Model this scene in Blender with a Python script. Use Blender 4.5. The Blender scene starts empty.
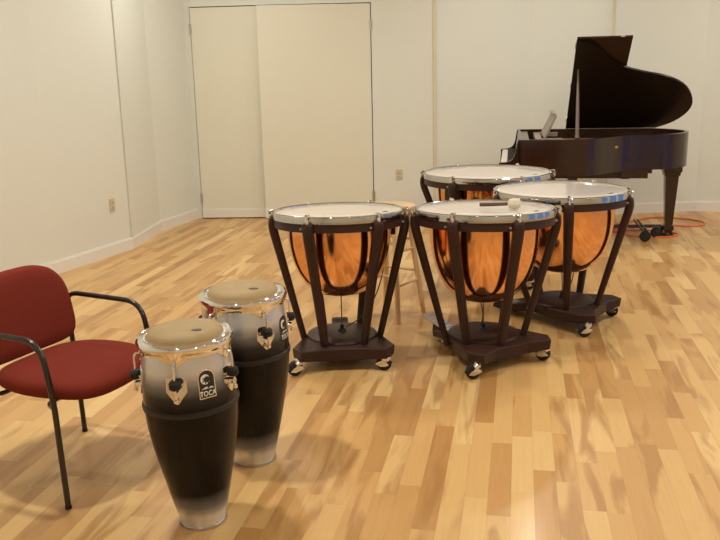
import bpy, bmesh, math, random
from mathutils import Vector, Matrix, noise
random.seed(5)
PI = math.pi
R = math.radians
S = bpy.context.scene
COL = S.collection

# ---------------------------------------------------------------- materials
MATS = {}
def new_mat(name):
    m = bpy.data.materials.new(name); m.use_nodes = True
    nt = m.node_tree
    b = nt.nodes['Principled BSDF']
    return m, nt, b
def pmat(name, col, rough=.5, metal=0., coat=0., coat_r=.1, spec=.5, bump=0., bscale=60., var=0., vscale=8.):
    if name in MATS: return MATS[name]
    m, nt, b = new_mat(name)
    b.inputs['Base Color'].default_value = (*col, 1)
    b.inputs['Roughness'].default_value = rough
    b.inputs['Metallic'].default_value = metal
    b.inputs['Coat Weight'].default_value = coat
    b.inputs['Coat Roughness'].default_value = coat_r
    b.inputs['Specular IOR Level'].default_value = spec
    tc = nt.nodes.new('ShaderNodeTexCoord')
    if var:
        n = nt.nodes.new('ShaderNodeTexNoise'); n.inputs['Scale'].default_value = vscale; n.inputs['Detail'].default_value = 4
        nt.links.new(tc.outputs['Object'], n.inputs['Vector'])
        mx = nt.nodes.new('ShaderNodeMix'); mx.data_type = 'RGBA'
        mx.inputs[6].default_value = (*[c*(1-var) for c in col], 1)
        mx.inputs[7].default_value = (*[min(1, c*(1+var)) for c in col], 1)
        nt.links.new(n.outputs['Fac'], mx.inputs[0]); nt.links.new(mx.outputs[2], b.inputs['Base Color'])
    if bump:
        n = nt.nodes.new('ShaderNodeTexNoise'); n.inputs['Scale'].default_value = bscale; n.inputs['Detail'].default_value = 3
        nt.links.new(tc.outputs['Object'], n.inputs['Vector'])
        bp = nt.nodes.new('ShaderNodeBump'); bp.inputs['Strength'].default_value = bump; bp.inputs['Distance'].default_value = .002
        nt.links.new(n.outputs['Fac'], bp.inputs['Height']); nt.links.new(bp.outputs['Normal'], b.inputs['Normal'])
    MATS[name] = m
    return m

WALL   = pmat('cream_wall_paint', (.74, .755, .68), .55, bump=.12, bscale=90, var=.02, vscale=1.3)
BASEW  = pmat('baseboard_paint', (.80, .78, .71), .4, var=.02, vscale=3)
DOORM  = pmat('door_paint', (.76, .745, .62), .5, bump=.1, bscale=70, var=.02, vscale=1.5)
TRIMY  = pmat('ochre_trim', (.68, .62, .45), .5, var=.04)  # ochre tone of the two narrow strips on the back wall
CEIL   = pmat('ceiling_white', (.80, .78, .72), .8, bump=.3, bscale=200, var=.02)
GAPM   = pmat('gap_shade_tone', (.13, .09, .065), .9, var=.1)  # shade inside the gaps put into the backing colour
CHROME = pmat('chrome', (.84, .83, .82), .07, 1., var=.02, vscale=30)
STEEL  = pmat('brushed_steel', (.55, .55, .54), .28, 1., var=.05, vscale=30)
COPPER = pmat('polished_copper', (.86, .46, .23), .12, 1., bump=.03, bscale=25, var=.05, vscale=5)
BROWN  = pmat('brown_enamel', (.042, .020, .015), .4, coat=0, spec=.22, bump=.15, bscale=250, var=.12, vscale=12)
BLACKP = pmat('black_plastic', (.012, .011, .010), .45, var=.1, vscale=20)
RUBBER = pmat('black_rubber', (.008, .008, .008), .7, var=.1, vscale=20)
HEAD   = pmat('clear_film_head', (.70, .635, .57), .24, coat=.55, coat_r=.07, var=.02, vscale=6)
HIDE   = pmat('rawhide_head', (.34, .245, .115), .55, coat=0, spec=.25, bump=.2, bscale=55, var=.16, vscale=14)
REDF   = pmat('red_wool_fabric', (.18, .027, .016), .9, spec=.1, bump=.8, bscale=420, var=.12, vscale=160)
TUBEM  = pmat('black_tube_enamel', (.014, .009, .008), .28, coat=.4, var=.05)
PIANOM = pmat('dark_walnut_lacquer', (.028, .011, .007), .17, coat=0, spec=.5, var=.25, vscale=9)
LIDIN  = pmat('dark_lid_lacquer', (.010, .004, .003), .35, coat=0, spec=.2, var=.15, vscale=9)
GOLD   = pmat('bronze_iron_plate', (.55, .38, .16), .4, .8, var=.08)
WOODS  = pmat('pale_stool_wood', (.70, .47, .24), .35, coat=.3, var=.1, vscale=7)
WKEY   = pmat('ivory_white', (.85, .82, .74), .25, var=.01)
DESKM  = pmat('greige_desk_paint', (.30, .26, .21), .45, var=.05)
PROPM  = pmat('worn_prop_wood', (.13, .095, .07), .4, var=.2, vscale=20)
ORANGE = pmat('orange_vinyl', (.85, .16, .05), .5, var=.05)
MALLW  = pmat('dark_mallet_wood', (.10, .035, .022), .4, coat=.3, var=.15)
FELT   = pmat('cream_felt', (.66, .60, .48), .95, bump=.6, bscale=300, var=.06, vscale=60)
PLATE  = pmat('almond_plastic', (.60, .52, .36), .4, var=.03)
PLATED = pmat('outlet_slot', (.05, .04, .03), .6, var=.05)
INK    = pmat('black_ink', (.02, .018, .016), .5, var=.1)
LAMPW  = pmat('lamp_trim_white', (.8, .8, .78), .4, var=.02)
FLANGE = pmat('grey_window_frame', (.30, .30, .30), .4, var=.04)

def floor_mat():
    m, nt, b = new_mat('maple_strip_floor')
    N, L = nt.nodes.new, nt.links.new
    def math_(op, a, bb=None, c=None):
        n = N('ShaderNodeMath'); n.operation = op
        for i, v in enumerate((a, bb, c)):
            if v is None: continue
            if isinstance(v, (int, float)): n.inputs[i].default_value = v
            else: L(v, n.inputs[i])
        return n.outputs[0]
    tc = N('ShaderNodeTexCoord'); sp = N('ShaderNodeSeparateXYZ'); L(tc.outputs['Object'], sp.inputs[0])
    th = R(11.0); c, s = math.cos(th), math.sin(th)
    u = math_('SUBTRACT', math_('MULTIPLY', sp.outputs[0], c), math_('MULTIPLY', sp.outputs[1], s))
    v = math_('ADD', math_('MULTIPLY', sp.outputs[0], s), math_('MULTIPLY', sp.outputs[1], c))
    us = math_('DIVIDE', u, .088)
    row = math_('FLOOR', us)
    def wn(a, off):
        w = N('ShaderNodeTexWhiteNoise'); w.noise_dimensions = '1D'; L(math_('ADD', a, off), w.inputs['W']); return w.outputs['Value']
    r1 = wn(row, 3.17); r2 = wn(row, 91.7)
    ln = math_('ADD', math_('MULTIPLY', r2, .45), .50)
    vs = math_('ADD', math_('DIVIDE', v, ln), math_('MULTIPLY', r1, 17.0))
    wob = N('ShaderNodeTexNoise'); wob.noise_dimensions = '1D'; L(math_('ADD', vs, math_('MULTIPLY', row, 5.3)), wob.inputs['W']); wob.inputs['Scale'].default_value = .9
    vs = math_('ADD', vs, math_('MULTIPLY', wob.outputs[0], .9))
    idx = math_('FLOOR', vs)
    bid = math_('ADD', math_('MULTIPLY', row, 13.37), math_('MULTIPLY', idx, 7.77))
    tone = wn(bid, .5); tone2 = wn(bid, 55.5)
    # grain coordinates
    cx = N('ShaderNodeCombineXYZ')
    L(math_('MULTIPLY', u, 6.5), cx.inputs[0]); L(math_('MULTIPLY', v, 1.0), cx.inputs[1]); L(math_('MULTIPLY', tone, 40.0), cx.inputs[2])
    g = N('ShaderNodeTexNoise'); g.inputs['Scale'].default_value = 1.5; g.inputs['Detail'].default_value = 3; g.inputs['Distortion'].default_value = .8
    L(cx.outputs[0], g.inputs['Vector'])
    cx2 = N('ShaderNodeCombineXYZ')
    L(math_('MULTIPLY', u, 70.0), cx2.inputs[0]); L(math_('MULTIPLY', v, 4.0), cx2.inputs[1]); L(math_('MULTIPLY', tone2, 40.0), cx2.inputs[2])
    g2 = N('ShaderNodeTexNoise'); g2.inputs['Scale'].default_value = 1.0; g2.inputs['Detail'].default_value = 4; g2.inputs['Distortion'].default_value = .6
    L(cx2.outputs[0], g2.inputs['Vector'])
    ramp = N('ShaderNodeValToRGB'); e = ramp.color_ramp.elements
    e[0].position = 0; e[0].color = (.48, .25, .078, 1)
    e[1].position = 1; e[1].color = (.78, .53, .225, 1)
    for p, cc in ((.12, (.57, .32, .11, 1)), (.5, (.65, .39, .145, 1)), (.85, (.70, .45, .175, 1))):
        q = ramp.color_ramp.elements.new(p); q.color = cc
    L(tone, ramp.inputs[0])
    # heartwood figure
    gm = N('ShaderNodeMapRange'); gm.inputs[1].default_value = .48; gm.inputs[2].default_value = .62; L(g.outputs['Fac'], gm.inputs[0])
    fac = math_('MULTIPLY', gm.outputs[0], math_('MULTIPLY', math_('GREATER_THAN', tone2, .33), .68))
    mx = N('ShaderNodeMix'); mx.data_type = 'RGBA'; L(fac, mx.inputs[0]); L(ramp.outputs[0], mx.inputs[6]); mx.inputs[7].default_value = (.39, .185, .053, 1)
    mx2 = N('ShaderNodeMix'); mx2.data_type = 'RGBA'; mx2.blend_type = 'MULTIPLY'; mx2.inputs[0].default_value = .3
    L(mx.outputs[2], mx2.inputs[6])
    gr = N('ShaderNodeMapRange'); gr.inputs[3].default_value = .62; gr.inputs[4].default_value = 1.2; L(g2.outputs['Fac'], gr.inputs[0]); L(gr.outputs[0], mx2.inputs[7])
    fu = math_('FRACT', us); fv = math_('FRACT', vs)
    eu = math_('MINIMUM', fu, math_('SUBTRACT', 1.0, fu)); ev = math_('MULTIPLY', math_('MINIMUM', fv, math_('SUBTRACT', 1.0, fv)), math_('DIVIDE', ln, .088))
    ed = math_('MINIMUM', eu, ev)
    er = N('ShaderNodeMapRange'); er.inputs[1].default_value = .006; er.inputs[2].default_value = .03; er.inputs[3].default_value = .9; er.inputs[4].default_value = 1.; L(ed, er.inputs[0])
    mx3 = N('ShaderNodeMix'); mx3.data_type = 'RGBA'; mx3.blend_type = 'MULTIPLY'; mx3.inputs[0].default_value = 1.
    L(mx2.outputs[2], mx3.inputs[6]); L(er.outputs[0], mx3.inputs[7])
    L(mx3.outputs[2], b.inputs['Base Color'])
    b.inputs['Roughness'].default_value = .40
    b.inputs['Coat Weight'].default_value = .12; b.inputs['Coat Roughness'].default_value = .16
    return m
FLOOR = floor_mat()

def conga_mat():
    m, nt, b = new_mat('silver_black_burst_lacquer')
    N, L = nt.nodes.new, nt.links.new
    tc = N('ShaderNodeTexCoord'); sp = N('ShaderNodeSeparateXYZ'); L(tc.outputs['Object'], sp.inputs[0])
    nz = N('ShaderNodeTexNoise'); nz.inputs['Scale'].default_value = 9; L(tc.outputs['Object'], nz.inputs['Vector'])
    a = N('ShaderNodeMath'); a.operation = 'MULTIPLY_ADD'; L(nz.outputs[0], a.inputs[0]); a.inputs[1].default_value = .02; L(sp.outputs[2], a.inputs[2])
    r = N('ShaderNodeValToRGB'); e = r.color_ramp.elements
    silver = (.72, .72, .73, 1); blk = (.009, .006, .005, 1)
    e[0].position = 0; e[0].color = silver; e[1].position = 1; e[1].color = silver
    for p, cc in ((.062, silver), (.10, (.20, .19, .18, 1)), (.155, blk), (.49, blk), (.53, (.04, .036, .033, 1)), (.57, (.22, .213, .203, 1)), (.615, silver)):
        q = e.new(p); q.color = cc
    L(a.outputs[0], r.inputs[0]); L(r.outputs[0], b.inputs['Base Color'])
    m2 = N('ShaderNodeMapRange'); m2.inputs[1].default_value = .02; m2.inputs[2].default_value = .4; m2.inputs[4].default_value = .65
    L(r.outputs[0], m2.inputs[0]); L(m2.outputs[0], b.inputs['Metallic'])
    b.inputs['Roughness'].default_value = .23
    b.inputs['Coat Weight'].default_value = .0; b.inputs['Specular IOR Level'].default_value = .2
    return m
CONGA = conga_mat()

def glass_mat():
    m, nt, b = new_mat('window_glass')
    N, L = nt.nodes.new, nt.links.new
    nt.nodes.remove(b)
    t = N('ShaderNodeBsdfTransparent'); g = N('ShaderNodeBsdfGlossy'); g.inputs['Roughness'].default_value = .02
    mx = N('ShaderNodeMixShader'); mx.inputs[0].default_value = .06
    L(t.outputs[0], mx.inputs[1]); L(g.outputs[0], mx.inputs[2]); L(mx.outputs[0], nt.nodes['Material Output'].inputs[0])
    return m
GLASS = glass_mat()
def emit_mat(name, col, st):
    m, nt, b = new_mat(name)
    b.inputs['Base Color'].default_value = (*col, 1)
    b.inputs['Emission Color'].default_value = (*col, 1); b.inputs['Emission Strength'].default_value = st
    return m
LENS = emit_mat('lamp_lens', (1., .95, .82), 6.)

# ---------------------------------------------------------------- mesh helpers
def finish(name, bm, mat, parent=None, loc=None, rot=None, ang=35, bevel=0, subsurf=0):
    bmesh.ops.recalc_face_normals(bm, faces=bm.faces)
    me = bpy.data.meshes.new(name); bm.to_mesh(me); bm.free()
    me.polygons.foreach_set('use_smooth', [True]*len(me.polygons))
    me.set_sharp_from_angle(angle=R(ang))
    me.materials.append(mat)
    o = bpy.data.objects.new(name, me); COL.objects.link(o)
    if parent: o.parent = parent
    if loc is not None: o.location = loc
    if rot is not None: o.rotation_euler = rot
    if bevel:
        md = o.modifiers.new('bevel', 'BEVEL'); md.width = bevel; md.segments = 2; md.limit_method = 'ANGLE'; md.angle_limit = R(40)
    if subsurf:
        md = o.modifiers.new('sub', 'SUBSURF'); md.levels = subsurf; md.render_levels = subsurf
    return o
def new(): return bmesh.new()
def box(bm, x0, x1, y0, y1, z0, z1, M=None):
    vs = [bm.verts.new(Vector(p)) for p in ((x0,y0,z0),(x1,y0,z0),(x1,y1,z0),(x0,y1,z0),(x0,y0,z1),(x1,y0,z1),(x1,y1,z1),(x0,y1,z1))]
    for f in ((0,3,2,1),(4,5,6,7),(0,1,5,4),(1,2,6,5),(2,3,7,6),(3,0,4,7)): bm.faces.new([vs[i] for i in f])
    if M: 
        for v in vs: v.co = M @ v.co
    return vs
def prism(bm, pts, z0, z1, M=None):
    lo = [bm.verts.new((p[0], p[1], z0)) for p in pts]; hi = [bm.verts.new((p[0], p[1], z1)) for p in pts]
    n = len(pts)
    bm.faces.new(lo[::-1]); bm.faces.new(hi)
    for i in range(n): bm.faces.new((lo[i], lo[(i+1) % n], hi[(i+1) % n], hi[i]))
    if M:
        for v in lo+hi: v.co = M @ v.co
def lathe(bm, prof, seg=48, M=None, closed=False):
    rings = []
    for r, z in prof:
        if abs(r) < 1e-6: rings.append([bm.verts.new((0, 0, z))])
        else: rings.append([bm.verts.new((r*math.cos(2*PI*i/seg), r*math.sin(2*PI*i/seg), z)) for i in range(seg)])
    pr = list(zip(rings, rings[1:]))
    if closed: pr.append((rings[-1], rings[0]))
    for a, b in pr:
        for i in range(seg):
            j = (i+1) % seg
            if len(a) == 1 and len(b) == 1: continue
            if len(a) == 1: bm.faces.new((a[0], b[i], b[j]))
            elif len(b) == 1: bm.faces.new((a[i], b[0], a[j]))
            else: bm.faces.new((a[i], b[i], b[j], a[j]))
    if M:
        for rg in rings:
            for v in rg: v.co = M @ v.co
def frames(pts):
    T = []
    for i in range(len(pts)):
        a = pts[max(0, i-1)]; b = pts[min(len(pts)-1, i+1)]
        T.append((b-a).normalized())
    up = Vector((0, 0, 1)) if abs(T[0].z) < .9 else Vector((1, 0, 0))
    out = []
    n = (up - T[0]*up.dot(T[0])).normalized()
    for t in T:
        n = (n - t*n.dot(t)).normalized(); out.append((n, t.cross(n)))
    return out
def tube(bm, pts, r, seg=10, closed=False):
    pts = [Vector(p) for p in pts]
    rr = r if isinstance(r, (list, tuple)) else [r]*len(pts)
    fr = frames(pts); rings = []
    for p, (n, b), q in zip(pts, fr, rr):
        rings.append([bm.verts.new(p + (n*math.cos(2*PI*i/seg) + b*math.sin(2*PI*i/seg))*q) for i in range(seg)])
    for a, b in zip(rings, rings[1:]):
        for i in range(seg): bm.faces.new((a[i], a[(i+1) % seg], b[(i+1) % seg], b[i]))
    bm.faces.new(rings[0][::-1]); bm.faces.new(rings[-1])
def cyl(bm, a, b, r, seg=16, r2=None):
    tube(bm, [a, b], [r, r if r2 is None else r2], seg)
def catmull(P, k=6, closed=False):
    P = [Vector(p) for p in P]; out = []; n = len(P)
    rng = range(n if closed else n-1)
    for i in rng:
        p0 = P[(i-1) % n] if closed or i > 0 else P[0]
        p1 = P[i]; p2 = P[(i+1) % n]
        p3 = P[(i+2) % n] if closed or i+2 < n else P[-1]
        for s in range(k):
            t = s/k
            out.append(.5*((2*p1)+(-p0+p2)*t+(2*p0-5*p1+4*p2-p3)*t*t+(-p0+3*p1-3*p2+p3)*t**3))
    if not closed: out.append(P[-1])
    return out
def fillet(P, rad, k=6):
    P = [Vector(p) for p in P]; out = [P[0]]
    for i in range(1, len(P)-1):
        a, b, c = P[i-1], P[i], P[i+1]
        d1 = (a-b); d2 = (c-b); r = min(rad, d1.length*.45, d2.length*.45)
        s = b + d1.normalized()*r; e = b + d2.normalized()*r
        for j in range(k+1):
            t = j/k; out.append(s*(1-t)**2 + b*2*t*(1-t) + e*t*t)
    out.append(P[-1]); return out
def empty(name, loc, rz=0):
    o = bpy.data.objects.new(name, None); o.empty_display_size = .1; COL.objects.link(o)
    o.location = loc; o.rotation_euler = (0, 0, rz); return o
def tag(o, label=None, cat=None, group=None, kind=None):
    if label: o['label'] = label
    if cat: o['category'] = cat
    if group: o['group'] = group
    if kind: o['kind'] = kind
    return o
def rz(a): return Matrix.Rotation(a, 4, 'Z')

# ---------------------------------------------------------------- camera
HC = 1.6; F = 825.; PITCH = R(13.3); ROLL = R(1.3)
fwd = Vector((0, math.cos(PITCH), -math.sin(PITCH))); up0 = Vector((0, math.sin(PITCH), math.cos(PITCH))); r0 = Vector((1, 0, 0))
rt = r0*math.cos(ROLL) - up0*math.sin(ROLL); up = up0*math.cos(ROLL) + r0*math.sin(ROLL)
cam = bpy.data.cameras.new('camera'); co = bpy.data.objects.new('camera', cam); COL.objects.link(co)
M = Matrix((rt, up, -fwd)).transposed().to_4x4(); M.translation = Vector((0, 0, HC)); co.matrix_world = M
cam.sensor_fit = 'HORIZONTAL'; cam.sensor_width = 36; cam.lens = F*36/720
S.camera = co

# ---------------------------------------------------------------- room
ZC = 3.3
X0, X1, Y0 = -3.3, 6.0, -2.5
PL = [(-3.3, Y0), (-3.3, 5.2), (-2.864, 6.36), (-2.593, 6.875), (-2.215, 7.876)]      # up to the seam
PL2 = [(-2.204, 7.893), (-2.149, 8.82), (-1.897, 9.60)]
PB = [(-1.897, 9.60), (-1.835, 9.575)]
DA, DB, DC = Vector((-1.835, 9.575)), Vector((-1.055, 9.525)), Vector((.185, 9.50))
PBR = [(.185, 9.50), (.895, 9.43), (1.95, 9.49)]
PBR2 = [(1.95, 9.49), (2.79, 9.24), (3.85, 9.33), (4.9, 8.98), (6.0, 8.95)]
def wallseg(bm, pts, z0, z1, th=.10, side=1):
    # wall extruded away from the room; side=+1: outside is to the left of the walking direction
    n = len(pts); P = [Vector(p) for p in pts]; off = []
    for i in range(n):
        d = Vector((0, 0))
        if i > 0: d += (P[i]-P[i-1]).normalized()
        if i < n-1: d += (P[i+1]-P[i]).normalized()
        d.normalize(); off.append(P[i] + Vector((-d.y, d.x))*th*side)
    for i in range(n-1):
        prism(bm, [P[i], P[i+1], off[i+1], off[i]], z0, z1)
bm = new(); box(bm, -3.6, 6.3, Y0-.2, 10.0, -.1, 0); tag(finish('floor', bm, FLOOR), 'polished pale maple strip floor with mixed tan boards', 'floor', kind='structure')
bm = new(); box(bm, -3.6, 6.3, Y0-.2, 10.0, ZC, ZC+.1); tag(finish('ceiling', bm, CEIL), 'plain white ceiling with recessed lights', 'ceiling', kind='structure')
bm = new(); wallseg(bm, PL, 0, ZC); wallseg(bm, PL2, 0, ZC); tag(finish('wall_left', bm, WALL, ang=3), 'off-white faceted wall on the left', 'wall', kind='structure')
bm = new(); wallseg(bm, PB, 0, ZC); wallseg(bm, PBR, 0, ZC); wallseg(bm, PBR2, 0, ZC)
wallseg(bm, [DA, DB], 2.375, ZC); wallseg(bm, [DB, DC], 2.375, ZC)
tag(finish('wall_back', bm, WALL, ang=3), 'cream faceted back wall behind the piano', 'wall', kind='structure')
# dark-coloured backing added so the seams and door gaps read as shaded
bm = new(); box(bm, -2.28, -2.235, 7.84, 7.95, 0, ZC); d = (DC-DA)
prism(bm, [DA+Vector((0, .07)), DC+Vector((0, .07)), DC+Vector((0, .12)), DA+Vector((0, .12))], 0, 2.42)
tag(finish('gap_shade_backing', bm, GAPM), 'dark-coloured backing standing in for shade in the wall seam and door gaps', 'trim', kind='structure')
WIN = [(1.75, 3.05), (3.45, 4.75), (5.15, 6.45)]
bm = new()
ys = [Y0, WIN[0][0]]
segs = [(Y0, 1.75), (3.05, 3.45), (4.75, 5.15), (6.45, 9.0)]
for a, b in segs: box(bm, X1, X1+.12, a, b, 0, ZC)
for a, b in WIN: box(bm, X1, X1+.12, a, b, 0, .12); box(bm, X1, X1+.12, a, b, 2.5, ZC)
tag(finish('wall_right', bm, WALL), 'off-white wall with three tall windows', 'wall', kind='structure')
bm = new(); box(bm, X0-.1, X1+.12, Y0-.1, Y0, 0, ZC); tag(finish('wall_front', bm, WALL), 'plain cream wall facing the drums', 'wall', kind='structure')
for i, (a, b) in enumerate(WIN):
    w = empty('window_%d' % (i+1), (X1+.05, (a+b)/2, .12)); tag(w, ['tall window nearest the camera', 'tall middle window', 'tall window nearest the piano'][i], 'window', kind='structure')
    h = (b-a)/2; bm = new()
    for s in (-1, 1): box(bm, -.03, .03, s*h-.03 if s > 0 else -h, h if s > 0 else -h+.05, 0, 2.38)
    box(bm, -.03, .03, -h, h, 0, .05); box(bm, -.03, .03, -h, h, 2.33, 2.38); box(bm, -.02, .02, -.018, .018, .05, 2.33)
    finish('window_frame', bm, FLANGE, w)
    bm = new(); box(bm, -.004, .004, -h+.04, h-.03, .04, 2.34); finish('pane', bm, GLASS, w)

def baseboard(bm, pts, h=.115, th=.018):
    n = len(pts); P = [Vector(p) for p in pts]; off = []
    for i in range(n):
        d = Vector((0, 0))
        if i > 0: d += (P[i]-P[i-1]).normalized()
        if i < n-1: d += (P[i+1]-P[i]).normalized()
        d.normalize(); off.append(P[i] - Vector((-d.y, d.x))*th)
    for i in range(n-1):
        a, b, c, e = P[i], P[i+1], off[i+1], off[i]
        prism(bm, [a, b, c, e], 0, h-.012)
        prism(bm, [a, b, b+(c-b)*.55, a+(e-a)*.55], h-.012, h)
bm = new(); baseboard(bm, [(-3.3, Y0), (-3.3, 5.2), (-2.864, 6.36), (-2.593, 6.875), (-2.215, 7.876), (-2.149, 8.82), (-1.897, 9.60)])
tag(finish('baseboard_left', bm, BASEW, ang=20), 'white baseboard along the left wall', 'baseboard', kind='structure')
bm = new(); baseboard(bm, [(.20, 9.50), (.895, 9.43), (1.95, 9.49), (2.79, 9.24), (3.85, 9.33), (4.9, 8.98), (6.0, 8.95)])
tag(finish('baseboard_back', bm, BASEW, ang=20), 'white baseboard along the back wall', 'baseboard', kind='structure')
bm = new(); box(bm, .865, .895, 9.415, 9.46, .1, ZC); tag(finish('trim_1', bm, TRIMY), 'narrow ochre strip beside the double door', 'trim', kind='structure')
bm = new(); box(bm, 2.775, 2.80, 9.225, 9.27, .1, ZC); tag(finish('trim_2', bm, TRIMY), 'narrow ochre strip behind the piano lid', 'trim', kind='structure')

def hinge(par, x, y, z):
    bm = new(); box(bm, x-.014, x+.014, y-.006, y+.004, z-.055, z+.055); cyl(bm, (x, y-.008, z-.058), (x, y-.008, z+.058), .008, 10)
    return finish('hinge', bm, STEEL, par)
def door_leaf(name, hx, hy, ang, w, sgn, label):
    # local x runs from the hinge along the leaf
    t = empty(name, (hx, hy, 0), ang); tag(t, label, 'door', kind='structure')
    bm = new(); box(bm, *sorted((sgn*.006, sgn*w)), 0, .045, .012, 2.365); finish('door_panel', bm, DOORM, t, bevel=.003)
    bm = new(); box(bm, *sorted((sgn*.006, sgn*w)), -.016, -.001, .012, .105); box(bm, *sorted((sgn*.006, sgn*w)), -.009, -.001, .105, .115); finish('kick_board', bm, BASEW, t)
    for z in (.24, 2.14): hinge(t, sgn*.002, -.003, z)
    return t
aL = math.atan2(DB.y-DA.y, DB.x-DA.x)
door_leaf('door_1', DA.x+.004, DA.y, aL, .84, 1, 'closed left leaf of the cream double door')
wR = (DC-DB).length+.015
aR = math.atan2(DC.y-DB.y, DC.x-DB.x)
door_leaf('door_2', DC.x-.004, DC.y-.002, aR+R(3.8), wR, -1, 'right leaf of the cream double door standing slightly ajar')

def outlet(x, y, z, ang, label):
    t = empty('wall_outlet', (x, y, z), ang); tag(t, label, 'outlet')
    bm = new(); box(bm, -.037, .037, -.008, 0, -.06, .06); finish('cover_plate', bm, PLATE, t, bevel=.003)
    for dz in (-.025, .025):
        bm = new(); box(bm, -.017, .017, -.012, -.007, dz-.015, dz+.015); o = finish('socket', bm, PLATE, t, bevel=.003)
        bm = new()
        for sx in (-.007, .007): box(bm, sx-.0015, sx+.0015, -.0128, -.0115, dz-.003, dz+.009)
        box(bm, -.002, .002, -.0128, -.0115, dz-.011, dz-.006)
        finish('slots', bm, PLATED, o)
    bm = new(); cyl(bm, (0, -.007, 0), (0, -.0095, 0), .003, 8); finish('screw', bm, STEEL, t)
fa = math.atan2(7.876-6.875, -2.215+2.593)
outlet(-2.301, 7.646, .47, fa, 'almond wall outlet on the left wall beside the dark seam')
outlet(.475, 9.4714, .475, math.atan2(-.07, .71), 'almond wall outlet on the back wall right of the double door')

# ---------------------------------------------------------------- lights
for gx in (-1.25, 1.75, 4.7):
    for gy in (-.5, 3.3, 5.6, 7.9):
        t = empty('recessed_light', (gx, gy, ZC)); tag(t, 'round recessed ceiling downlight with a white ring', 'ceiling light', 'ceiling downlights')
        bm = new(); lathe(bm, [(.105, 0), (.15, 0), (.15, -.008), (.11, -.014), (.105, -.004)], 32, closed=True); finish('trim_ring', bm, LAMPW, t)
        bm = new(); lathe(bm, [(0, -.004), (.104, -.004), (.104, 0), (0, 0)], 32); finish('lens', bm, LENS, t)
        l = bpy.data.lights.new('lamp', 'AREA'); l.shape = 'DISK'; l.size = .19; l.energy = {(-1.25, 3.3): 58, (1.75, 3.3): 42}.get((gx, gy), 29); l.color = (1., .955, .875)
        lo = bpy.data.objects.new('lamp', l); COL.objects.link(lo); lo.parent = t; lo.location = (0, 0, -.016)
for (a, b) in WIN:
    l = bpy.data.lights.new('portal', 'AREA'); l.shape = 'RECTANGLE'; l.size = b-a; l.size_y = 2.35
    l.cycles.is_portal = True
    lo = bpy.data.objects.new('window_portal', l); COL.objects.link(lo); lo.location = (X1+.11, (a+b)/2, 1.31); lo.rotation_euler = (R(90), 0, R(90))
w = bpy.data.worlds.new('world'); S.world = w; w.use_nodes = True
bg = w.node_tree.nodes['Background']; bg.inputs[0].default_value = (.22, .46, 1., 1); bg.inputs[1].default_value = .8

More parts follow.
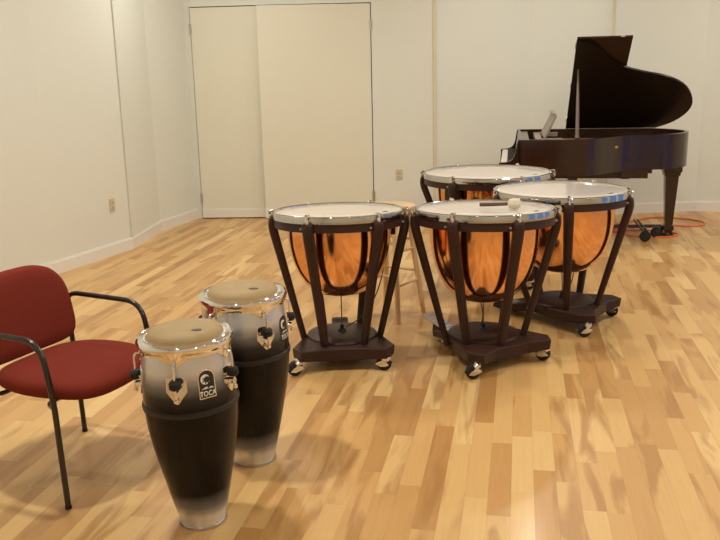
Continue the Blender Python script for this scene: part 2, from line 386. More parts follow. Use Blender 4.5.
# ---------------------------------------------------------------- timpani
RODM = pmat('dark_steel_rod', (.12, .11, .10), .35, 1., var=.1)
HOOP = pmat('hoop_chrome', (.58, .57, .56), .08, 1., var=.03, vscale=20)
def timpano(loc, Rd, struts, base_rot, label, mark=True, H=.865, gauge=None, bowl_b=.38, tilt=0., pmt=None, lean=0.):
    face = math.atan2(-loc[1], -loc[0])            # towards the camera
    t = empty('timpano', (*loc, 0)); tag(t, label, 'timpani', 'copper timpani')
    # head
    bm = new(); lathe(bm, [(0, H+.001), (Rd*.6, H+.001), (Rd-.030, H), (Rd-.018, H-.004), (Rd-.018, H-.012), (0, H-.012)], 96)
    hd = finish('drum_head', bm, HEAD, t)
    if mark:
        a = face + R(62); c = Vector((math.cos(a), math.sin(a), 0))*(Rd-.085); bm = new()
        lathe(bm, [(0, H+.0016), (.020, H+.0016), (.020, H+.0008), (0, H+.0008)], 20, M=Matrix.Translation(c) @ rz(a+PI/2) @ Matrix.Diagonal((1.3, .55, 1, 1)))
        finish('printed_mark', bm, INK, hd)
    # counter hoop
    bm = new(); lathe(bm, [(Rd-.020, H-.012), (Rd-.018, H+.002), (Rd-.010, H+.006), (Rd-.002, H+.003), (Rd, H-.003), (Rd-.001, H-.034), (Rd-.012, H-.036), (Rd-.020, H-.03)], 96, closed=True)
    finish('counter_hoop', bm, HOOP, t)
    # suspension ring
    bm = new(); lathe(bm, [(Rd-.026, H-.036), (Rd-.006, H-.036), (Rd-.006, H-.080), (Rd-.026, H-.080)], 96, closed=True)
    finish('suspension_ring', bm, BROWN, t, ang=40)
    # bowl
    rb = Rd*.79; zt = H-.060; prof = [(Rd-.03, zt+.012), (Rd-.03, zt+.004), (rb+.03, zt), (rb+.006, zt-.006)]
    D = zt-.01-bowl_b
    for k in range(29):
        s = k/28*PI/2; cz = math.sin(s); cr = math.cos(s)
        prof.append((rb*(cr**.66 if cr > 1e-6 else 0), zt-.01-D*(cz**1.0)))
    prof[-1] = (0, bowl_b)
    bm = new(); lathe(bm, prof, 96); finish('bowl', bm, COPPER, t, ang=50)
    # struts, tension rods
    for phi in struts:
        a = face + R(phi); Mr = rz(a)
        P = fillet([(Rd-.024, 0, H-.072), (Rd-.022, 0, H-.040), (Rd+.003, 0, H-.042), (Rd-.002, 0, H-.10), (.208, 0, .072)], .045, 6)
        n = len(P); bm = new(); rings = []
        L = [0]
        for k in range(1, n): L.append(L[-1]+(P[k]-P[k-1]).length)
        for k, p in enumerate(P):
            tg = (P[min(n-1, k+1)]-P[max(0, k-1)]).normalized(); nr = Vector((-tg.z, 0, tg.x))
            s = min(1, max(0, (L[k]-.05)/(L[-1]-.05)))
            w_ = .028 - .008*s; d_ = (.012 + .013*min(1, L[k]/.08)) - .008*s
            rings.append([bm.verts.new(Mr @ (p + nr*d_*q + Vector((0, w_*e, 0)))) for q, e in ((-1, -.6), (-.6, -1), (.6, -1), (1, -.6), (1, .6), (.6, 1), (-.6, 1), (-1, .6))])
        for A, B in zip(rings, rings[1:]):
            for k in range(8): bm.faces.new((A[k], A[(k+1) % 8], B[(k+1) % 8], B[k]))
        bm.faces.new(rings[0][::-1]); bm.faces.new(rings[-1])
        st = finish('strut', bm, BROWN, t, ang=50)
        bm = new()
        cyl(bm, Mr @ Vector((Rd-.01, -.045, H-.060)), Mr @ Vector((Rd+.002, -.045, H-.060)), .006, 10); finish('bolt', bm, STEEL, st); bm = new()
        cyl(bm, Mr @ Vector((.222, 0, .098)), Mr @ Vector((.242, 0, .096)), .007, 10)
        finish('bolt', bm, STEEL, st)
        # tension rod with clamp over the hoop
        Q = lambda x, y, z: Mr @ Vector((x, y, z))
        bm = new()
        tube(bm, [Q(Rd+.010, 0, H-.045), Q(Rd+.010, 0, H+.004)], .006, 10)
        cyl(bm, Q(Rd+.010, 0, H+.004), Q(Rd+.010, 0, H+.018), .0085, 8)
        tube(bm, [Q(Rd-.014, 0, H+.009), Q(Rd+.004, 0, H+.009), Q(Rd+.016, 0, H+.003), Q(Rd+.018, 0, H-.010)], [.008, .009, .009, .007], 10)
        lathe(bm, [(0, -.012), (.010, -.010), (.013, 0), (.010, .010), (0, .012)], 14, M=Matrix.Translation(Q(Rd+.012, 0, H-.020)))
        finish('tension_rod', bm, CHROME, t)
    # base
    B = rz(base_rot)
    out = [(-.285, -.235), (-.235, -.315), (-.115, -.262), (.115, -.262), (.235, -.315), (.285, -.235), (.225, -.02), (.12, .16), (.085, .40), (-.085, .40), (-.12, .16), (-.225, -.02)]
    bm = new()
    lo_ = []; hi_ = []
    for (x, y) in out:
        r_ = math.hypot(x, y); zb = .062 if r_ < .30 else .080
        zt_ = .132 if r_ < .33 else .138
        if y > .3: zb, zt_ = .024, .06
        lo_.append(bm.verts.new(B @ Vector((x*.98, y*.98, zb)))); hi_.append(bm.verts.new(B @ Vector((x, y, zt_))))
    cl = bm.verts.new(B @ Vector((0, -.03, .058))); ch = bm.verts.new(B @ Vector((0, -.03, .134)))
    for i in range(12):
        j = (i+1) % 12
        bm.faces.new((lo_[i], lo_[j], hi_[j], hi_[i])); bm.faces.new((cl, lo_[j], lo_[i])); bm.faces.new((ch, hi_[i], hi_[j]))
    bs = finish('base', bm, BROWN, t, ang=20, bevel=.006)
    bm = new(); lathe(bm, [(.0, .156), (.165, .156), (.176, .152), (.198, .146), (.205, .138), (.205, .10), (0, .10)], 48); finish('base_plate', bm, BROWN, t, ang=30)
    # pull rod
    bm = new(); lathe(bm, [(0, .154), (.026, .154), (.022, .168), (.012, .174), (.012, .195), (0, .195)], 16); finish('rod_collar', bm, BLACKP, t)
    bm = new(); cyl(bm, (0, 0, .17), (0, 0, bowl_b+.006), .0032, 10); finish('pull_rod', bm, RODM, t)
    # casters
    for k, (px, py, sw) in enumerate(((-.245, -.275, R(215)), (.245, -.275, R(150)), (0, .34, R(60)))):
        c = B @ Vector((px, py, 0)); A = Matrix.Translation(c) @ rz(sw+face+PI/2); bm = new()
        zr = .044 if k < 2 else .020; rr = zr
        top = .080 if k < 2 else .032
        off = .03
        # fork body
        if k < 2:
            cyl(bm, A @ Vector((0, 0, .066)), A @ Vector((0, 0, .086)), .017, 16)
            tube(bm, [A @ Vector((-.006, 0, .072)), A @ Vector((.012, 0, .072)), A @ Vector((off, 0, .062))], [.019, .026, .022], 14)
            for s in (-1, 1):
                prism(bm, [(-.002, .074), (.030, .070), (off+.012, .036), (off-.004, .028), (off-.014, .040)], .0, .004, M=A @ Matrix.Translation((0, s*.018+.002, 0)) @ Matrix.Rotation(R(90), 4, 'X'))
                cyl(bm, A @ Vector((off, s*.016, zr)), A @ Vector((off, s*.026, zr)), .009, 12)
                prism(bm, [(off-.042, zr-.004), (off-.030, zr+.010), (off, zr+.017), (off+.030, zr+.004), (off+.042, zr-.010), (off+.012, zr-.018), (off-.018, zr-.014)], 0, .004, M=A @ Matrix.Translation((0, s*.022+.002, 0)) @ Matrix.Rotation(R(90), 4, 'X'))
        else:
            cyl(bm, A @ Vector((0, 0, .025)), A @ Vector((0, 0, .045)), .012, 12)
            box(bm, .0, off, -.012, .012, .024, .036, A)
        cs = finish('caster', bm, CHROME, t)
        bm = new(); lathe(bm, [(.006, -.013), (rr-.006, -.013), (rr, -.008), (rr, .008), (rr-.006, .013), (.006, .013)], 28, M=A @ Matrix.Translation((off if k < 2 else .012, 0, zr)) @ Matrix.Rotation(R(90), 4, 'X'), closed=True)
        finish('wheel', bm, RUBBER, cs)
    # pedal
    Mp = B @ Matrix.Translation((0, .45 if pmt is None else .34, .088 if pmt is None else .075)) @ Matrix.Rotation(R(9), 4, 'X')
    bm = new(); prism(bm, [(-.040, -.16), (.040, -.16), (.052, .10), (.045, .125), (-.045, .125), (-.052, .10)], 0, .008, M=Mp)
    for k in range(5): box(bm, -.038, .038, -.10+k*.045, -.092+k*.045, .008, .011, Mp)
    finish('pedal', bm, pmt or STEEL, t)
    bm = new(); box(bm, -.02, .02, -.03, .03, -.07, 0, Mp); finish('pedal_post', bm, BLACKP, t)
    if gauge is not None:
        a = face + R(gauge); Q = lambda x, y, z: rz(a) @ Vector((x, y, z)); bm = new()
        box(bm, Rd*.80+.012, Rd-.03, -.055, .055, H-.165, H-.085, rz(a))
        g = finish('tuning_gauge', bm, BLACKP, t, bevel=.006)
        bm = new(); tube(bm, catmull([Q(Rd*.82, 0, H-.16), Q(Rd*.80, 0, H-.32), Q(Rd*.60, -.03, H-.50), Q(Rd*.32, -.04, .24), Q(.03, 0, .176)], 8), .0035, 8)
        finish('tuning_cable', bm, BLACKP, t)
    if tilt:                                        # the kettle hangs slightly tipped in its frame
        tx, ty = math.cos(face)*tilt, math.sin(face)*tilt
        for o in t.children_recursive:
            for v in o.data.vertices:
                q = min(1, max(0, (v.co.z-.16)/(H-.25-.16))); v.co.z += (tx*v.co.x+ty*v.co.y)*q*q*(3-2*q)
    if lean:                                        # frame standing a little out of true
        for o in t.children_recursive:
            for v in o.data.vertices: v.co.x -= lean*max(0, v.co.z-.16)/(H-.16)
    return t
timpano((-.112, 4.585), .372, (-86, -26, 33, 79, 150, -150), R(3), 'smallest copper timpani, left of the group in front of the wooden stool', gauge=118, tilt=.043, pmt=BROWN)
timpano((.702, 4.545), .393, (-78, -24, 26, 86, 150, -150), R(29), 'front copper timpani with a mallet lying on its head', gauge=200, tilt=.04, bowl_b=.335)
timpano((1.322, 5.215), .425, (-66, 7, 76, 150, -140), R(54), 'right-hand rear copper timpani nearest the piano leg, dark mark on its head', gauge=170, bowl_b=.335, lean=.035)
timpano((.965, 6.16), .475, (-88, -30, 30, 88, 150, -150), R(20), 'large copper timpani at the back, mostly hidden behind the front ones', gauge=-35, H=.875)

# mallet on the front timpano
HZ = .868
t = empty('drum_mallet', (.765, 4.455, .874), R(-22)); tag(t, 'soft cream-headed drum mallet with a dark handle lying on the front timpani head', 'mallet')
bm = new(); tube(bm, [(-.105, 0, .017), (-.02, 0, .022), (.06, 0, .028)], [.011, .010, .009], 12); finish('handle', bm, MALLW, t)
bm = new(); lathe(bm, [(0, -.034), (.018, -.033), (.027, -.024), (.030, 0), (.027, .024), (.018, .033), (0, .034)], 28, M=Matrix.Translation((.085, 0, .030)) @ Matrix.Rotation(R(86), 4, 'Y')); finish('felt_head', bm, FELT, t)

# ---------------------------------------------------------------- congas
CP = [(0, .086), (.02, .088), (.06, .098), (.12, .112), (.20, .130), (.30, .152), (.38, .165), (.46, .172), (.54, .170), (.62, .163), (.68, .156), (.70, .153)]
def cr(z):
    for (a, ra), (b, rb_) in zip(CP, CP[1:]):
        if z <= b: return ra + (rb_-ra)*(z-a)/(b-a)
    return CP[-1][1]
def bent(phi0, x, z, off):
    r = cr(z)+off; a = phi0 + x/cr(z); return Vector((r*math.cos(a), r*math.sin(a), z))
def plate(bm, phi0, pts, z0, off0, off1):
    n = len(pts)
    lo = [bm.verts.new(bent(phi0, x, z0+z, off0)) for x, z in pts]; hi = [bm.verts.new(bent(phi0, x, z0+z, off1)) for x, z in pts]
    bm.faces.new(lo[::-1]); bm.faces.new(hi)
    for i in range(n): bm.faces.new((lo[i], lo[(i+1) % n], hi[(i+1) % n], hi[i]))
def text_mesh(s, size):
    c = bpy.data.curves.new('lettering', 'FONT'); c.body = s; c.size = size; c.align_x = 'CENTER'; c.offset = .0006; c.space_character = 1.05
    o = bpy.data.objects.new('tmp', c); COL.objects.link(o)
    dg = bpy.context.evaluated_depsgraph_get(); dg.update()
    me = bpy.data.meshes.new_from_object(o.evaluated_get(dg))
    bpy.data.objects.remove(o); return me
def conga(loc, logo_deg, label, sc, wd, lean):
    face = math.atan2(-loc[1], -loc[0])
    t = empty('conga', (*loc, 0)); t.scale = (sc*wd, sc*wd, sc); t.rotation_euler = (0, -lean, 0); tag(t, label, 'conga', 'silver and black congas')
    zz = [z/100 for z in range(0, 71, 2)]
    prof = [(cr(z), z) for z in zz]
    prof = [(cr(0)-.012, .0)] + [(cr(z), max(z, .002)) for z in zz] + [(.140, .70)]
    bm = new(); lathe(bm, prof, 72); finish('shell', bm, CONGA, t)
    bm = new(); lathe(bm, [(cr(.0)-.008, 0), (cr(.0)+.004, 0), (cr(.01)+.004, .010), (cr(.012)-.002, .012)], 64, closed=True); finish('foot_ring', bm, STEEL, t)
    bm = new(); lathe(bm, [(cr(.452)-.002, .452), (cr(.455)+.004, .455), (cr(.463)+.005, .463), (cr(.471)+.004, .471), (cr(.474)-.002, .474)], 64, closed=True); finish('shell_band', bm, BLACKP, t)
    bm = new(); lathe(bm, [(0, .7265), (.07, .726), (.112, .7235), (.130, .717), (.139, .706), (.142, .688), (.138, .684)], 72)
    hd = finish('drum_head', bm, HIDE, t)
    a = face + R(20); bm = new()
    lathe(bm, [(0, .7247), (.013, .7247), (.013, .7225), (0, .7225)], 16, M=Matrix.Translation((math.cos(face+R(35))*.075, math.sin(face+R(35))*.075, .0018)) @ Matrix.Diagonal((1.5, 1, 1, 1)))
    finish('printed_mark', bm, INK, hd)
    # comfort-curve rim with crown points
    lugs = [face + R(logo_deg) + R(36) + 2*PI*k/5 for k in range(5)]
    bm = new(); seg = 180; rings = []
    for (r, z, dip) in ((.1425, .690, 0), (.147, .701, 0), (.155, .706, 0), (.163, .707, 0), (.172, .700, 0), (.176, .690, 0), (.174, .680, 0), (.168, .672, .25), (.162, .664, .85), (.1605, .657, 1), (.156, .657, 1), (.155, .68, 0)):
        rg = []
        for i in range(seg):
            a = 2*PI*i/seg; d = min(abs((a-l+PI) % (2*PI)-PI) for l in lugs)
            cz = max(0, 1-d/.30); q = z - dip*.030*cz; rr = r
            if dip >= .8: rr = max(r, cr(q)+(.005 if r > .16 else .001))
            rg.append(bm.verts.new((rr*math.cos(a), rr*math.sin(a), q)))
        rings.append(rg)
    for A, B in zip(rings, rings[1:]+rings[:1]):
        for i in range(seg): bm.faces.new((A[i], A[(i+1) % seg], B[(i+1) % seg], B[i]))
    finish('rim', bm, CHROME, t, ang=40)
    for l in lugs:
        bm = new(); plate(bm, l, [(-.034, .034), (.034, .034), (.037, -.014), (.004, -.056), (-.004, -.056), (-.037, -.014)], .565, -.002, .005)
        for sx in (-.020, .020):
            p = bent(l, sx, .575, .004); q = bent(l, sx, .575, .009); cyl(bm, p, q, .005, 10)
        p = bent(l, 0, .545, .002); q = bent(l, 0, .545, .020); cyl(bm, p, q, .012, 14)
        lp = finish('lug_plate', bm, CHROME, t, ang=30)
        bm = new(); tube(bm, catmull([bent(l, 0, .650, .004), bent(l, 0, .652, .016), bent(l, 0, .640, .024), bent(l, 0, .60, .021), bent(l, 0, .53, .020)], 5), .0042, 10)
        lathe(bm, [(0, -.012), (.008, -.010), (.009, .0), (0, .004)], 12, M=Matrix.Translation(bent(l, 0, .530, .020)))
        finish('tuning_hook', bm, CHROME, lp)
        bm = new(); c = bent(l, 0, .578, .018)
        lathe(bm, [(0, .017), (.015, .016), (.021, .009), (.021, -.009), (.016, -.014), (0, -.014)], 20, M=Matrix.Translation(c))
        finish('rubber_cap', bm, RUBBER, lp)
    # badge
    l = face + R(logo_deg); zb = .515
    def arch(w, z0, z1, k=12):
        return [(-w, z0), (w, z0), (w, z1)] + [(w*math.cos(PI*i/k), z1+w*.95*math.sin(PI*i/k)) for i in range(1, k)] + [(-w, z1)]
    bm = new(); plate(bm, l, arch(.031, 0, .070), zb, -.001, .003); bd = finish('badge', bm, CHROME, t, ang=30); bd['label'] = 'silver arched badge with a palm and moon above lettering'
    bm = new(); plate(bm, l, arch(.027, .004, .069), zb, .002, .0036); finish('badge_field', bm, INK, bd, ang=30)
    bm = new(); plate(bm, l, [(-.005+.017*math.cos(2*PI*i/24), .066+.017*math.sin(2*PI*i/24)) for i in range(24)], zb, .003, .0042)
    plate(bm, l, [(-.022, .0335), (.024, .0335), (.018, .039), (-.006, .041)], zb, .003, .0042)
    finish('moon', bm, WKEY, bd, ang=30)
    bm = new()
    plate(bm, l, [(.000, .036), (.007, .036), (.008, .052), (.005, .066), (.001, .066), (.003, .052)], zb, .0035, .0048)
    for k in range(8):
        a = R(-25 + k*45); dx, dz = math.cos(a), math.sin(a)
        cx_, cz_ = .001, .066; tip = (cx_+dx*.019, cz_+dz*.014-.004)
        plate(bm, l, [(cx_-dz*.003, cz_+dx*.003), (cx_+dz*.003, cz_-dx*.003), (cx_+dx*.010+dz*.004, cz_+dz*.009-dx*.004), tip, (cx_+dx*.010-dz*.003, cz_+dz*.009+dx*.003)], zb, .0035, .0048)
    finish('palm_tree', bm, INK, bd, ang=30)
    me = text_mesh('TOCA', .0235); bm = new(); bm.from_mesh(me)
    for v in bm.verts: v.co = bent(l, v.co.x*.86, zb+.010+v.co.y*1.05, .0046)
    # keep normals pointing outward
    me2 = bpy.data.meshes.new('lettering'); bm.to_mesh(me2); bm.free(); me2.materials.append(WKEY)
    o = bpy.data.objects.new('lettering', me2); COL.objects.link(o); o.parent = bd
    return t
conga((-.605, 2.79), 21, 'front conga drum beside the red chair, its silver badge facing forward', 1.035, .945, .028)
conga((-.474, 3.285), 63, 'rear conga drum standing behind the other, badge turned to the right', 1.06, .98, .016)

# ---------------------------------------------------------------- chair
def pad(bm, outline, rings, fn):
    # outline: 2D pts around origin; rings: (inset scale, height)
    RG = []
    for sc, h in rings: RG.append([bm.verts.new(fn(x*sc, y*sc, h)) for x, y in outline])
    n = len(outline)
    for A, B in zip(RG, RG[1:]):
        for i in range(n): bm.faces.new((A[i], A[(i+1) % n], B[(i+1) % n], B[i]))
    bm.faces.new(RG[0][::-1]); bm.faces.new(RG[-1])
ch = empty('arm_chair', (-1.229, 3.236, 0), R(-24)); tag(ch, 'red upholstered armchair with black tubular frame and legs left of the congas', 'chair')
ol = []
for i in range(48):
    a = 2*PI*i/48; c, s = math.cos(a), math.sin(a)
    x = .245*math.copysign(abs(c)**.72, c); y = .262*math.copysign(abs(s)**.62, s)
    if x > 0: x *= 1.12
    ol.append((x, y*1.07*(1-.08*(x < 0)*abs(x)/.24)+.014))
bm = new()
pad(bm, ol, [(.80, .392), (.93, .396), (.985, .408), (1.0, .424), (.995, .438), (.96, .452), (.88, .461), (.7, .466), (.4, .468), (.1, .469)],
    lambda x, y, h: Vector((x+.025, y, h + .018 - .10*max(0, x-.12)**1.5*3 + .15*y*y)))
finish('seat', bm, REDF, ch, ang=80)
bm = new()
bo = []
HW, HH = .270, .177
for i in range(56):
    a = 2*PI*i/56; c, s = math.cos(a), math.sin(a)
    e = .55 if s > 0 else .34
    bo.append((HW*math.copysign(abs(c)**e, c)*(1-.07*max(0, s)), HH*math.copysign(abs(s)**(.66 if s > 0 else .40), s)))
def bf(y, z, h):
    y += .022
    zz_ = z+.658; return Vector((-.215 - (zz_-.5)*.20 + .55*y*y*.5 + h, y, zz_))
pad(bm, bo, [(.86, -.030), (.96, -.026), (1.0, -.012), (1.0, .004), (.975, .017), (.90, .026), (.7, .030), (.4, .031), (.1, .031)], bf)
finish('backrest', bm, REDF, ch, ang=80)
for s in (-1, 1):
    bm = new(); y = s*.295+.012
    tube(bm, fillet([(-.225, y, .004), (-.240, y, .45), (-.262, y, .675), (.165, y*1.0, .665), (.205, y, .45), (.22, y, .004)], .085, 8), .0115, 14)
    fr_ = finish('arm_frame', bm, TUBEM, ch)
    for x in (-.225, .22):
        bm = new(); cyl(bm, (x, y, 0), (x, y, .012), .0130, 12); finish('glide', bm, RUBBER, fr_)
bm = new()
for x in (-.12, .13):
    bm = new(); tube(bm, fillet([(x*1.59 if x > 0 else x*1.97, -.283, .405), (x, -.24, .402), (x, .26, .402), (x*1.59 if x > 0 else x*1.97, .307, .405)], .04), .0095, 10)
    finish('seat_support', bm, TUBEM, ch)
bm = new()
for s in (-1, 1):
    bm = new(); tube(bm, fillet([(-.245, s*.295+.012, .56), (-.275, s*.20, .60), (-.272, s*.12, .62)], .03), .008, 10)
    finish('back_bracket', bm, TUBEM, ch)

# ---------------------------------------------------------------- stool
st = empty('wooden_stool', (.21, 5.43, 0), R(9)); tag(st, 'pale wooden stool with round seat, behind the leftmost timpani', 'stool')
bm = new(); lathe(bm, [(0, .725), (.155, .725), (.168, .731), (.172, .742), (.168, .755), (.155, .760), (0, .757)], 48); finish('seat', bm, WOODS, st)
def lp_(k, z):
    a = k*PI/2; r = .225 - (.225-.115)*(z/.73); return Vector((r*math.cos(a), r*math.sin(a), z))
for k in range(4):
    bm = new(); tube(bm, [lp_(k, 0), lp_(k, .25), lp_(k, .73)], [.0165, .0185, .0165], 14); finish('leg', bm, WOODS, st)
for k in range(4):
    for z in ((.24, .46) if k % 2 else (.30, .52)):
        bm = new(); tube(bm, [lp_(k, z), lp_(k+1, z)], .0095, 10); finish('rung', bm, WOODS, st)

# ---------------------------------------------------------------- piano
PO = Vector((1.445, 7.46, 0)); PA = R(-10.5)
pn = empty('grand_piano', PO, PA); tag(pn, 'dark walnut baby grand piano with raised lid by the back wall', 'piano')
ZR, ZB = 1.0, .675
near = [(.45, .0), (.60, .02), (.70, .09), (.80, .21), (.90, .325), (1.0, .40), (1.16, .475), (1.33, .53), (1.47, .61), (1.57, .74), (1.625, .90), (1.63, 1.05), (1.58, 1.20), (1.49, 1.33), (1.36, 1.42), (1.2, 1.45)]
cur = [(p.x, p.y) for p in catmull([(x, y, 0) for x, y in near], 5)]
case_out = [(-.0, 0), (.2, 0)] + cur + [(.5, 1.45), (0, 1.45)]
def inset(pts, d):
    n = len(pts); o = []
    for i in range(n):
        a, b, c = Vector(pts[i-1]), Vector(pts[i]), Vector(pts[(i+1) % n])
        t_ = ((b-a).normalized()+(c-b).normalized()).normalized(); nn = Vector((-t_.y, t_.x))
        o.append(tuple(b+nn*d))
    return o
ci = inset(case_out, .035)
bm = new(); n = len(case_out)
op = case_out; ip = ci
V = {}
for tagk, pts, z in (('ol', op, ZB), ('oh', op, ZR), ('ih', ip, ZR), ('il', ip, ZB)): V[tagk] = [bm.verts.new((x, y, z)) for x, y in pts]
for i in range(n-1):        # open at the keyboard end
    j = i+1
    bm.faces.new((V['ol'][i], V['ol'][j], V['oh'][j], V['oh'][i])); bm.faces.new((V['oh'][i], V['oh'][j], V['ih'][j], V['ih'][i]))
    bm.faces.new((V['ih'][i], V['ih'][j], V['il'][j], V['il'][i])); bm.faces.new((V['il'][i], V['il'][j], V['ol'][j], V['ol'][i]))
for e in (0, n-1): bm.faces.new((V['ol'][e], V['oh'][e], V['ih'][e], V['il'][e]))
finish('case', bm, PIANOM, pn, ang=30)
bm = new(); prism(bm, [(.04, .03)]+ip[2:-1]+[(.04, 1.42)], .70, .74); finish('soundboard', bm, GOLD, pn, ang=30)
bm = new()
pl_ = inset(case_out, .06); prism(bm, [(.20, .06)]+pl_[2:-1]+[(.20, 1.39)], .88, .895)
for k in range(6): box(bm, .30+.0*k, 1.2-.1*abs(k-3), .30+k*.18, .32+k*.18, .895, .915)
finish('iron_plate', bm, GOLD, pn, ang=30)
bm = new(); prism(bm, [(.0, .02), (.10, .02), (.10, 1.43), (.0, 1.43)], .895, .985); finish('pin_block_cover', bm, PIANOM, pn)
# underside beams
bm = new(); box(bm, .0, 1.2, .45, .53, .60, .68); box(bm, .0, 1.3, .85, .93, .60, .68); box(bm, .95, 1.03, .40, 1.42, .60, .68); box(bm, .45, .53, .05, 1.4, .61, .68); finish('bracing', bm, PIANOM, pn)
# key bed and cheeks
bm = new(); box(bm, -.17, .12, 0.0, 1.45, .655, .705); finish('key_bed', bm, PIANOM, pn, bevel=.005)
bm = new(); box(bm, -.17, -.155, .0, 1.45, .705, .735); finish('key_slip', bm, PIANOM, pn)
for y0 in (0, 1.40):
    prof = catmull([(-.165, .70, 0), (-.168, .775, 0), (-.162, .796, 0), (-.10, .802, 0), (-.05, .825, 0), (-.022, .885, 0), (-.005, .985, 0), (.02, 1.0, 0)], 4)
    pts = [(p.x, p.y) for p in prof] + [(.03, .70)]
    bm = new(); prism(bm, pts, -(y0+.05), -y0, M=Matrix.Rotation(R(90), 4, 'X')); finish('cheek', bm, PIANOM, pn, ang=30)
key0 = None
for k in range(52):
    if key0 is None:
        bm = new(); box(bm, -.150, .0, .0605, .0605+.0248, .725, .793); key0 = finish('white_key', bm, WKEY, pn)
    else:
        o = key0.copy(); COL.objects.link(o); o.location.y = k*.0257
key0 = None
for k in range(51):
    if k % 7 in (1, 4): continue
    y = .0605+(k+1)*.0257
    if key0 is None:
        bm = new(); box(bm, -.095, .0, -.006, .006, .791, .806); key0 = finish('black_key', bm, BLACKP, pn); key0.location.y = y
    else:
        o = key0.copy(); COL.objects.link(o); o.location.y = y
bm = new(); prism(bm, [(-.02, .802), (.012, .802), (.03, 1.0), (.008, 1.0)], -1.40, -.05, M=Matrix.Rotation(R(90), 4, 'X')); finish('fallboard', bm, PIANOM, pn)
# lid (hinged on the far side)
AL = R(36.6); hy, hz = 1.45, ZR+.001
def lidp(x, s, h):   # s distance from hinge, h above the outer face
    return Vector((x, hy - s*math.cos(AL) + h*math.sin(AL), hz + s*math.sin(AL) + h*math.cos(AL)))
le = [(.50, 0), (.50, 1.42), (.62, 1.40), (.70, 1.33), (.80, 1.19), (.89, 1.09), (.99, 1.02), (1.16, .945), (1.35, .88), (1.49, .79), (1.59, .68), (1.665, .51), (1.68, .36), (1.63, .21), (1.53, .085), (1.40, .0)]
lc = [le[0], le[1]] + [(p.x, p.y) for p in catmull([(x, y, 0) for x, y in le[2:]], 5)]
def slab(bm, pts, h0, h1):
    lo = [bm.verts.new(lidp(x, s, h0)) for x, s in pts]; hi = [bm.verts.new(lidp(x, s, h1)) for x, s in pts]; n = len(pts)
    bm.faces.new(lo); bm.faces.new(hi[::-1])
    for i in range(n): bm.faces.new((lo[i], lo[(i+1) % n], hi[(i+1) % n], hi[i]))
bm = new(); slab(bm, lc, 0, .02); lid = finish('lid', bm, LIDIN, pn, ang=30)
bm = new(); slab(bm, [(.505, .0), (.505, 1.435), (.985, 1.435), (.985, 0)], .024, .042); finish('front_flap', bm, PIANOM, pn, ang=30)
bm = new()
for s in (.1, .7, 1.3):
    bm = new(); cyl(bm, lidp(.5, s, .022), lidp(.5, s+.08, .022), .008, 10); finish('hinge', bm, STEEL, lid)
bm = new(); cyl(bm, lidp(.88, 1.438, .03), lidp(.92, 1.438, .03), .007, 8); finish('bumper', bm, STEEL, lid)
bm = new(); a = Vector((.515, .045, 1.0)); b = lidp(.545, 1.03, -.012); mid = a+(b-a)*.45
tube(bm, [a, a+(b-a)*.06, mid, b], [.022, .017, .016, .007], 10); pr = finish('lid_prop', bm, PROPM, pn); pr['label'] = 'worn brown lid prop stick'
# music desk
bm = new(); a0 = Vector((.235, 0, ZR-.01)); b0 = Vector((.335, 0, ZR+.20)); dn = Vector((.018, 0, -.008))
pts = [a0, b0, b0+dn, a0+dn]; lo = [bm.verts.new(p+Vector((0, .32, 0))) for p in pts]; hi = [bm.verts.new(p+Vector((0, 1.13, 0))) for p in pts]
bm.faces.new(lo); bm.faces.new(hi[::-1])
for i in range(4): bm.faces.new((lo[i], hi[i], hi[(i+1) % 4], lo[(i+1) % 4]))
box(bm, .315, .345, .40, 1.05, ZR+.195, ZR+.212)
md = finish('music_desk', bm, DESKM, pn, bevel=.004); md['label'] = 'grey-beige tilted music desk'
bm = new(); box(bm, .16, .40, .30, .36, ZR-.05, ZR-.012); box(bm, .16, .40, 1.09, 1.15, ZR-.05, ZR-.012); box(bm, .16, .22, .3, 1.15, ZR-.06, ZR-.02); finish('desk_rail', bm, DESKM, pn)
# legs
DZ = -.008
def piano_leg(x, y):
    bm = new()
    def sq(z, h): return [bm.verts.new((x+a*h, y+b*h, z)) for a, b in ((-1, -1), (1, -1), (1, 1), (-1, 1))]
    rg = [sq(z, h) for z, h in ((.68, .085), (.635, .085), (.63, .075), (.60, .072), (.59, .062), (.575, .060), (.12+DZ, .036), (.115+DZ, .046), (.07+DZ, .046), (.065+DZ, .034), (.045+DZ, .034))]
    for A, B in zip(rg, rg[1:]):
        for i in range(4): bm.faces.new((A[i], A[(i+1) % 4], B[(i+1) % 4], B[i]))
    bm.faces.new(rg[0][::-1]); bm.faces.new(rg[-1])
    lg = finish('leg', bm, PIANOM, pn, ang=25, bevel=.003)
    bm = new(); lathe(bm, [(0, -.012), (.016, -.012), (.019, 0), (.016, .012), (0, .012)], 20, M=Matrix.Translation((x, y, .029)) @ Matrix.Rotation(R(90), 4, 'X'))
    finish('caster', bm, GOLD, lg)
for x, y in ((.12, .16), (.12, 1.29), (1.46, .74)): piano_leg(x, y)
bm = new()
for s in (-.06, .06): tube(bm, [(.18, .72+s, .66), (.16, .72+s*1.4, .30)], .014, 10)
box(bm, .10, .22, .60, .84, .24, .30)
ly = finish('pedal_lyre', bm, PIANOM, pn)
for k in range(3):
    bm = new(); box(bm, .0, .14, .645+k*.06, .675+k*.06, .245, .255); finish('pedal', bm, GOLD, ly)

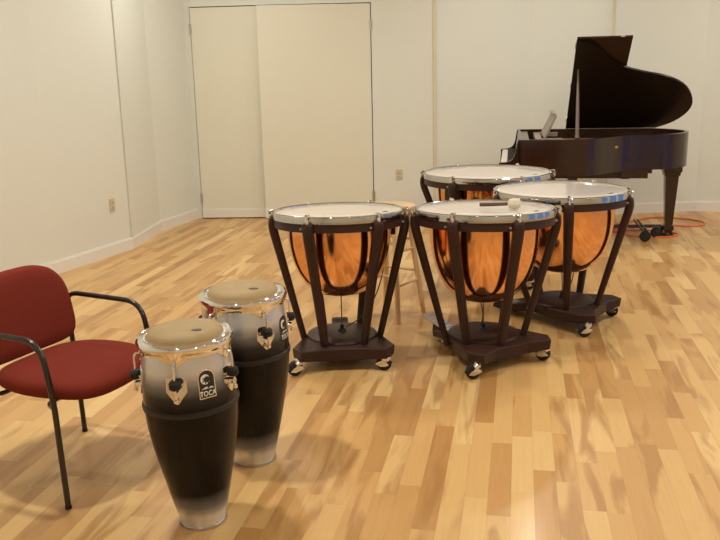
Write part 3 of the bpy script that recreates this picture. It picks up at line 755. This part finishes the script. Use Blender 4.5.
# dolly under the piano
dl = empty('piano_dolly', PO, PA); tag(dl, 'black steel dolly with rubber wheels under the piano legs', 'dolly')
ctr = Vector((.62, .66, .10))
bm = new()
for x, y in ((.12, .16), (.12, 1.29), (1.46, .74)):
    e = Vector((x, y, .10)); d = (e-ctr).normalized(); sd = Vector((-d.y, d.x, 0))
    for s in (-1, 1):
        A = ctr+sd*s*.0; cyl(bm, ctr+sd*.018*s, e-d*.062+sd*.018*s, .012, 8)
lathe(bm, [(0, -.02), (.09, -.02), (.09, .02), (0, .02)], 24, M=Matrix.Translation(ctr)); finish('frame', bm, BLACKP, dl)
for x, y in ((.12, .16), (.12, 1.29), (1.46, .74)):
    bm = new(); lathe(bm, [(0, .002), (.058, .002), (.062, .006), (.062, .022), (.056, .022), (.054, .008), (0, .008)], 24, M=Matrix.Translation((x, y, 0))); dd = (ctr-Vector((x, y, .085))).normalized()*.062; cyl(bm, (x+dd.x*.92, y+dd.y*.92, .004), (x+dd.x, y+dd.y, .10), .014, 8); finish('leg_cup', bm, BLACKP, dl)
for x, y in ((1.205, .44), (1.335, .64), (.30, .20), (.25, 1.12)):
    bm = new(); rr = .052; lathe(bm, [(0, -.018), (rr-.008, -.018), (rr, -.010), (rr, .010), (rr-.008, .018), (0, .018)], 28, M=Matrix.Translation((x, y, rr)) @ rz(R(15)) @ Matrix.Rotation(R(90), 4, 'X')); wh = finish('wheel', bm, RUBBER, dl)
    bm = new(); box(bm, x-.02, x+.02, y-.028, y+.028, .09, .112); box(bm, x-.012, x+.012, y-.028, y-.022, .045, .1); box(bm, x-.012, x+.012, y+.022, y+.028, .045, .1); finish('wheel_bracket', bm, BLACKP, wh)

bm = new(); cyl(bm, (1.205, .44, .118), (1.205, .95, .118), .011, 8); cyl(bm, (1.17, .44, .118), (1.17, .95, .118), .011, 8); finish('cross_bar', bm, BLACKP, dl)
# orange cable on the floor
bm = new()
P = [(2.25, 8.55), (2.50, 8.36), (2.72, 8.28), (2.95, 8.44), (3.25, 8.52), (3.50, 8.46), (3.66, 8.58), (3.66, 8.78), (3.48, 8.93), (3.2, 8.90), (2.98, 8.72), (2.85, 8.30), (2.78, 7.98), (2.86, 7.82), (3.02, 7.78), (3.05, 7.62), (2.85, 7.66), (2.62, 7.88), (2.35, 8.05), (2.1, 8.0)]
P = [(2.2, 8.45), (2.45, 8.40), (2.70, 8.36), (2.95, 8.40), (3.20, 8.43), (3.45, 8.36), (3.60, 8.46), (3.63, 8.64), (3.50, 8.82), (3.30, 8.92), (3.10, 8.86), (2.90, 8.70), (2.70, 8.52), (2.58, 8.25), (2.62, 8.02), (2.80, 7.86), (2.97, 7.83), (3.12, 7.92), (3.10, 8.10), (2.85, 8.20), (2.5, 8.22), (2.2, 8.20)]
tube(bm, catmull([(x, y, .009) for x, y in P], 8), .0075, 8)
tag(finish('extension_cord', bm, ORANGE), 'orange extension cord looped on the floor around the piano leg', 'cord')

# ---------------------------------------------------------------- colour management
vs = S.view_settings
S.display_settings.display_device = 'sRGB'
vs.view_transform = 'Standard'; vs.look = 'None'; vs.gamma = 1; vs.use_curve_mapping = False
vs.exposure = -0.30
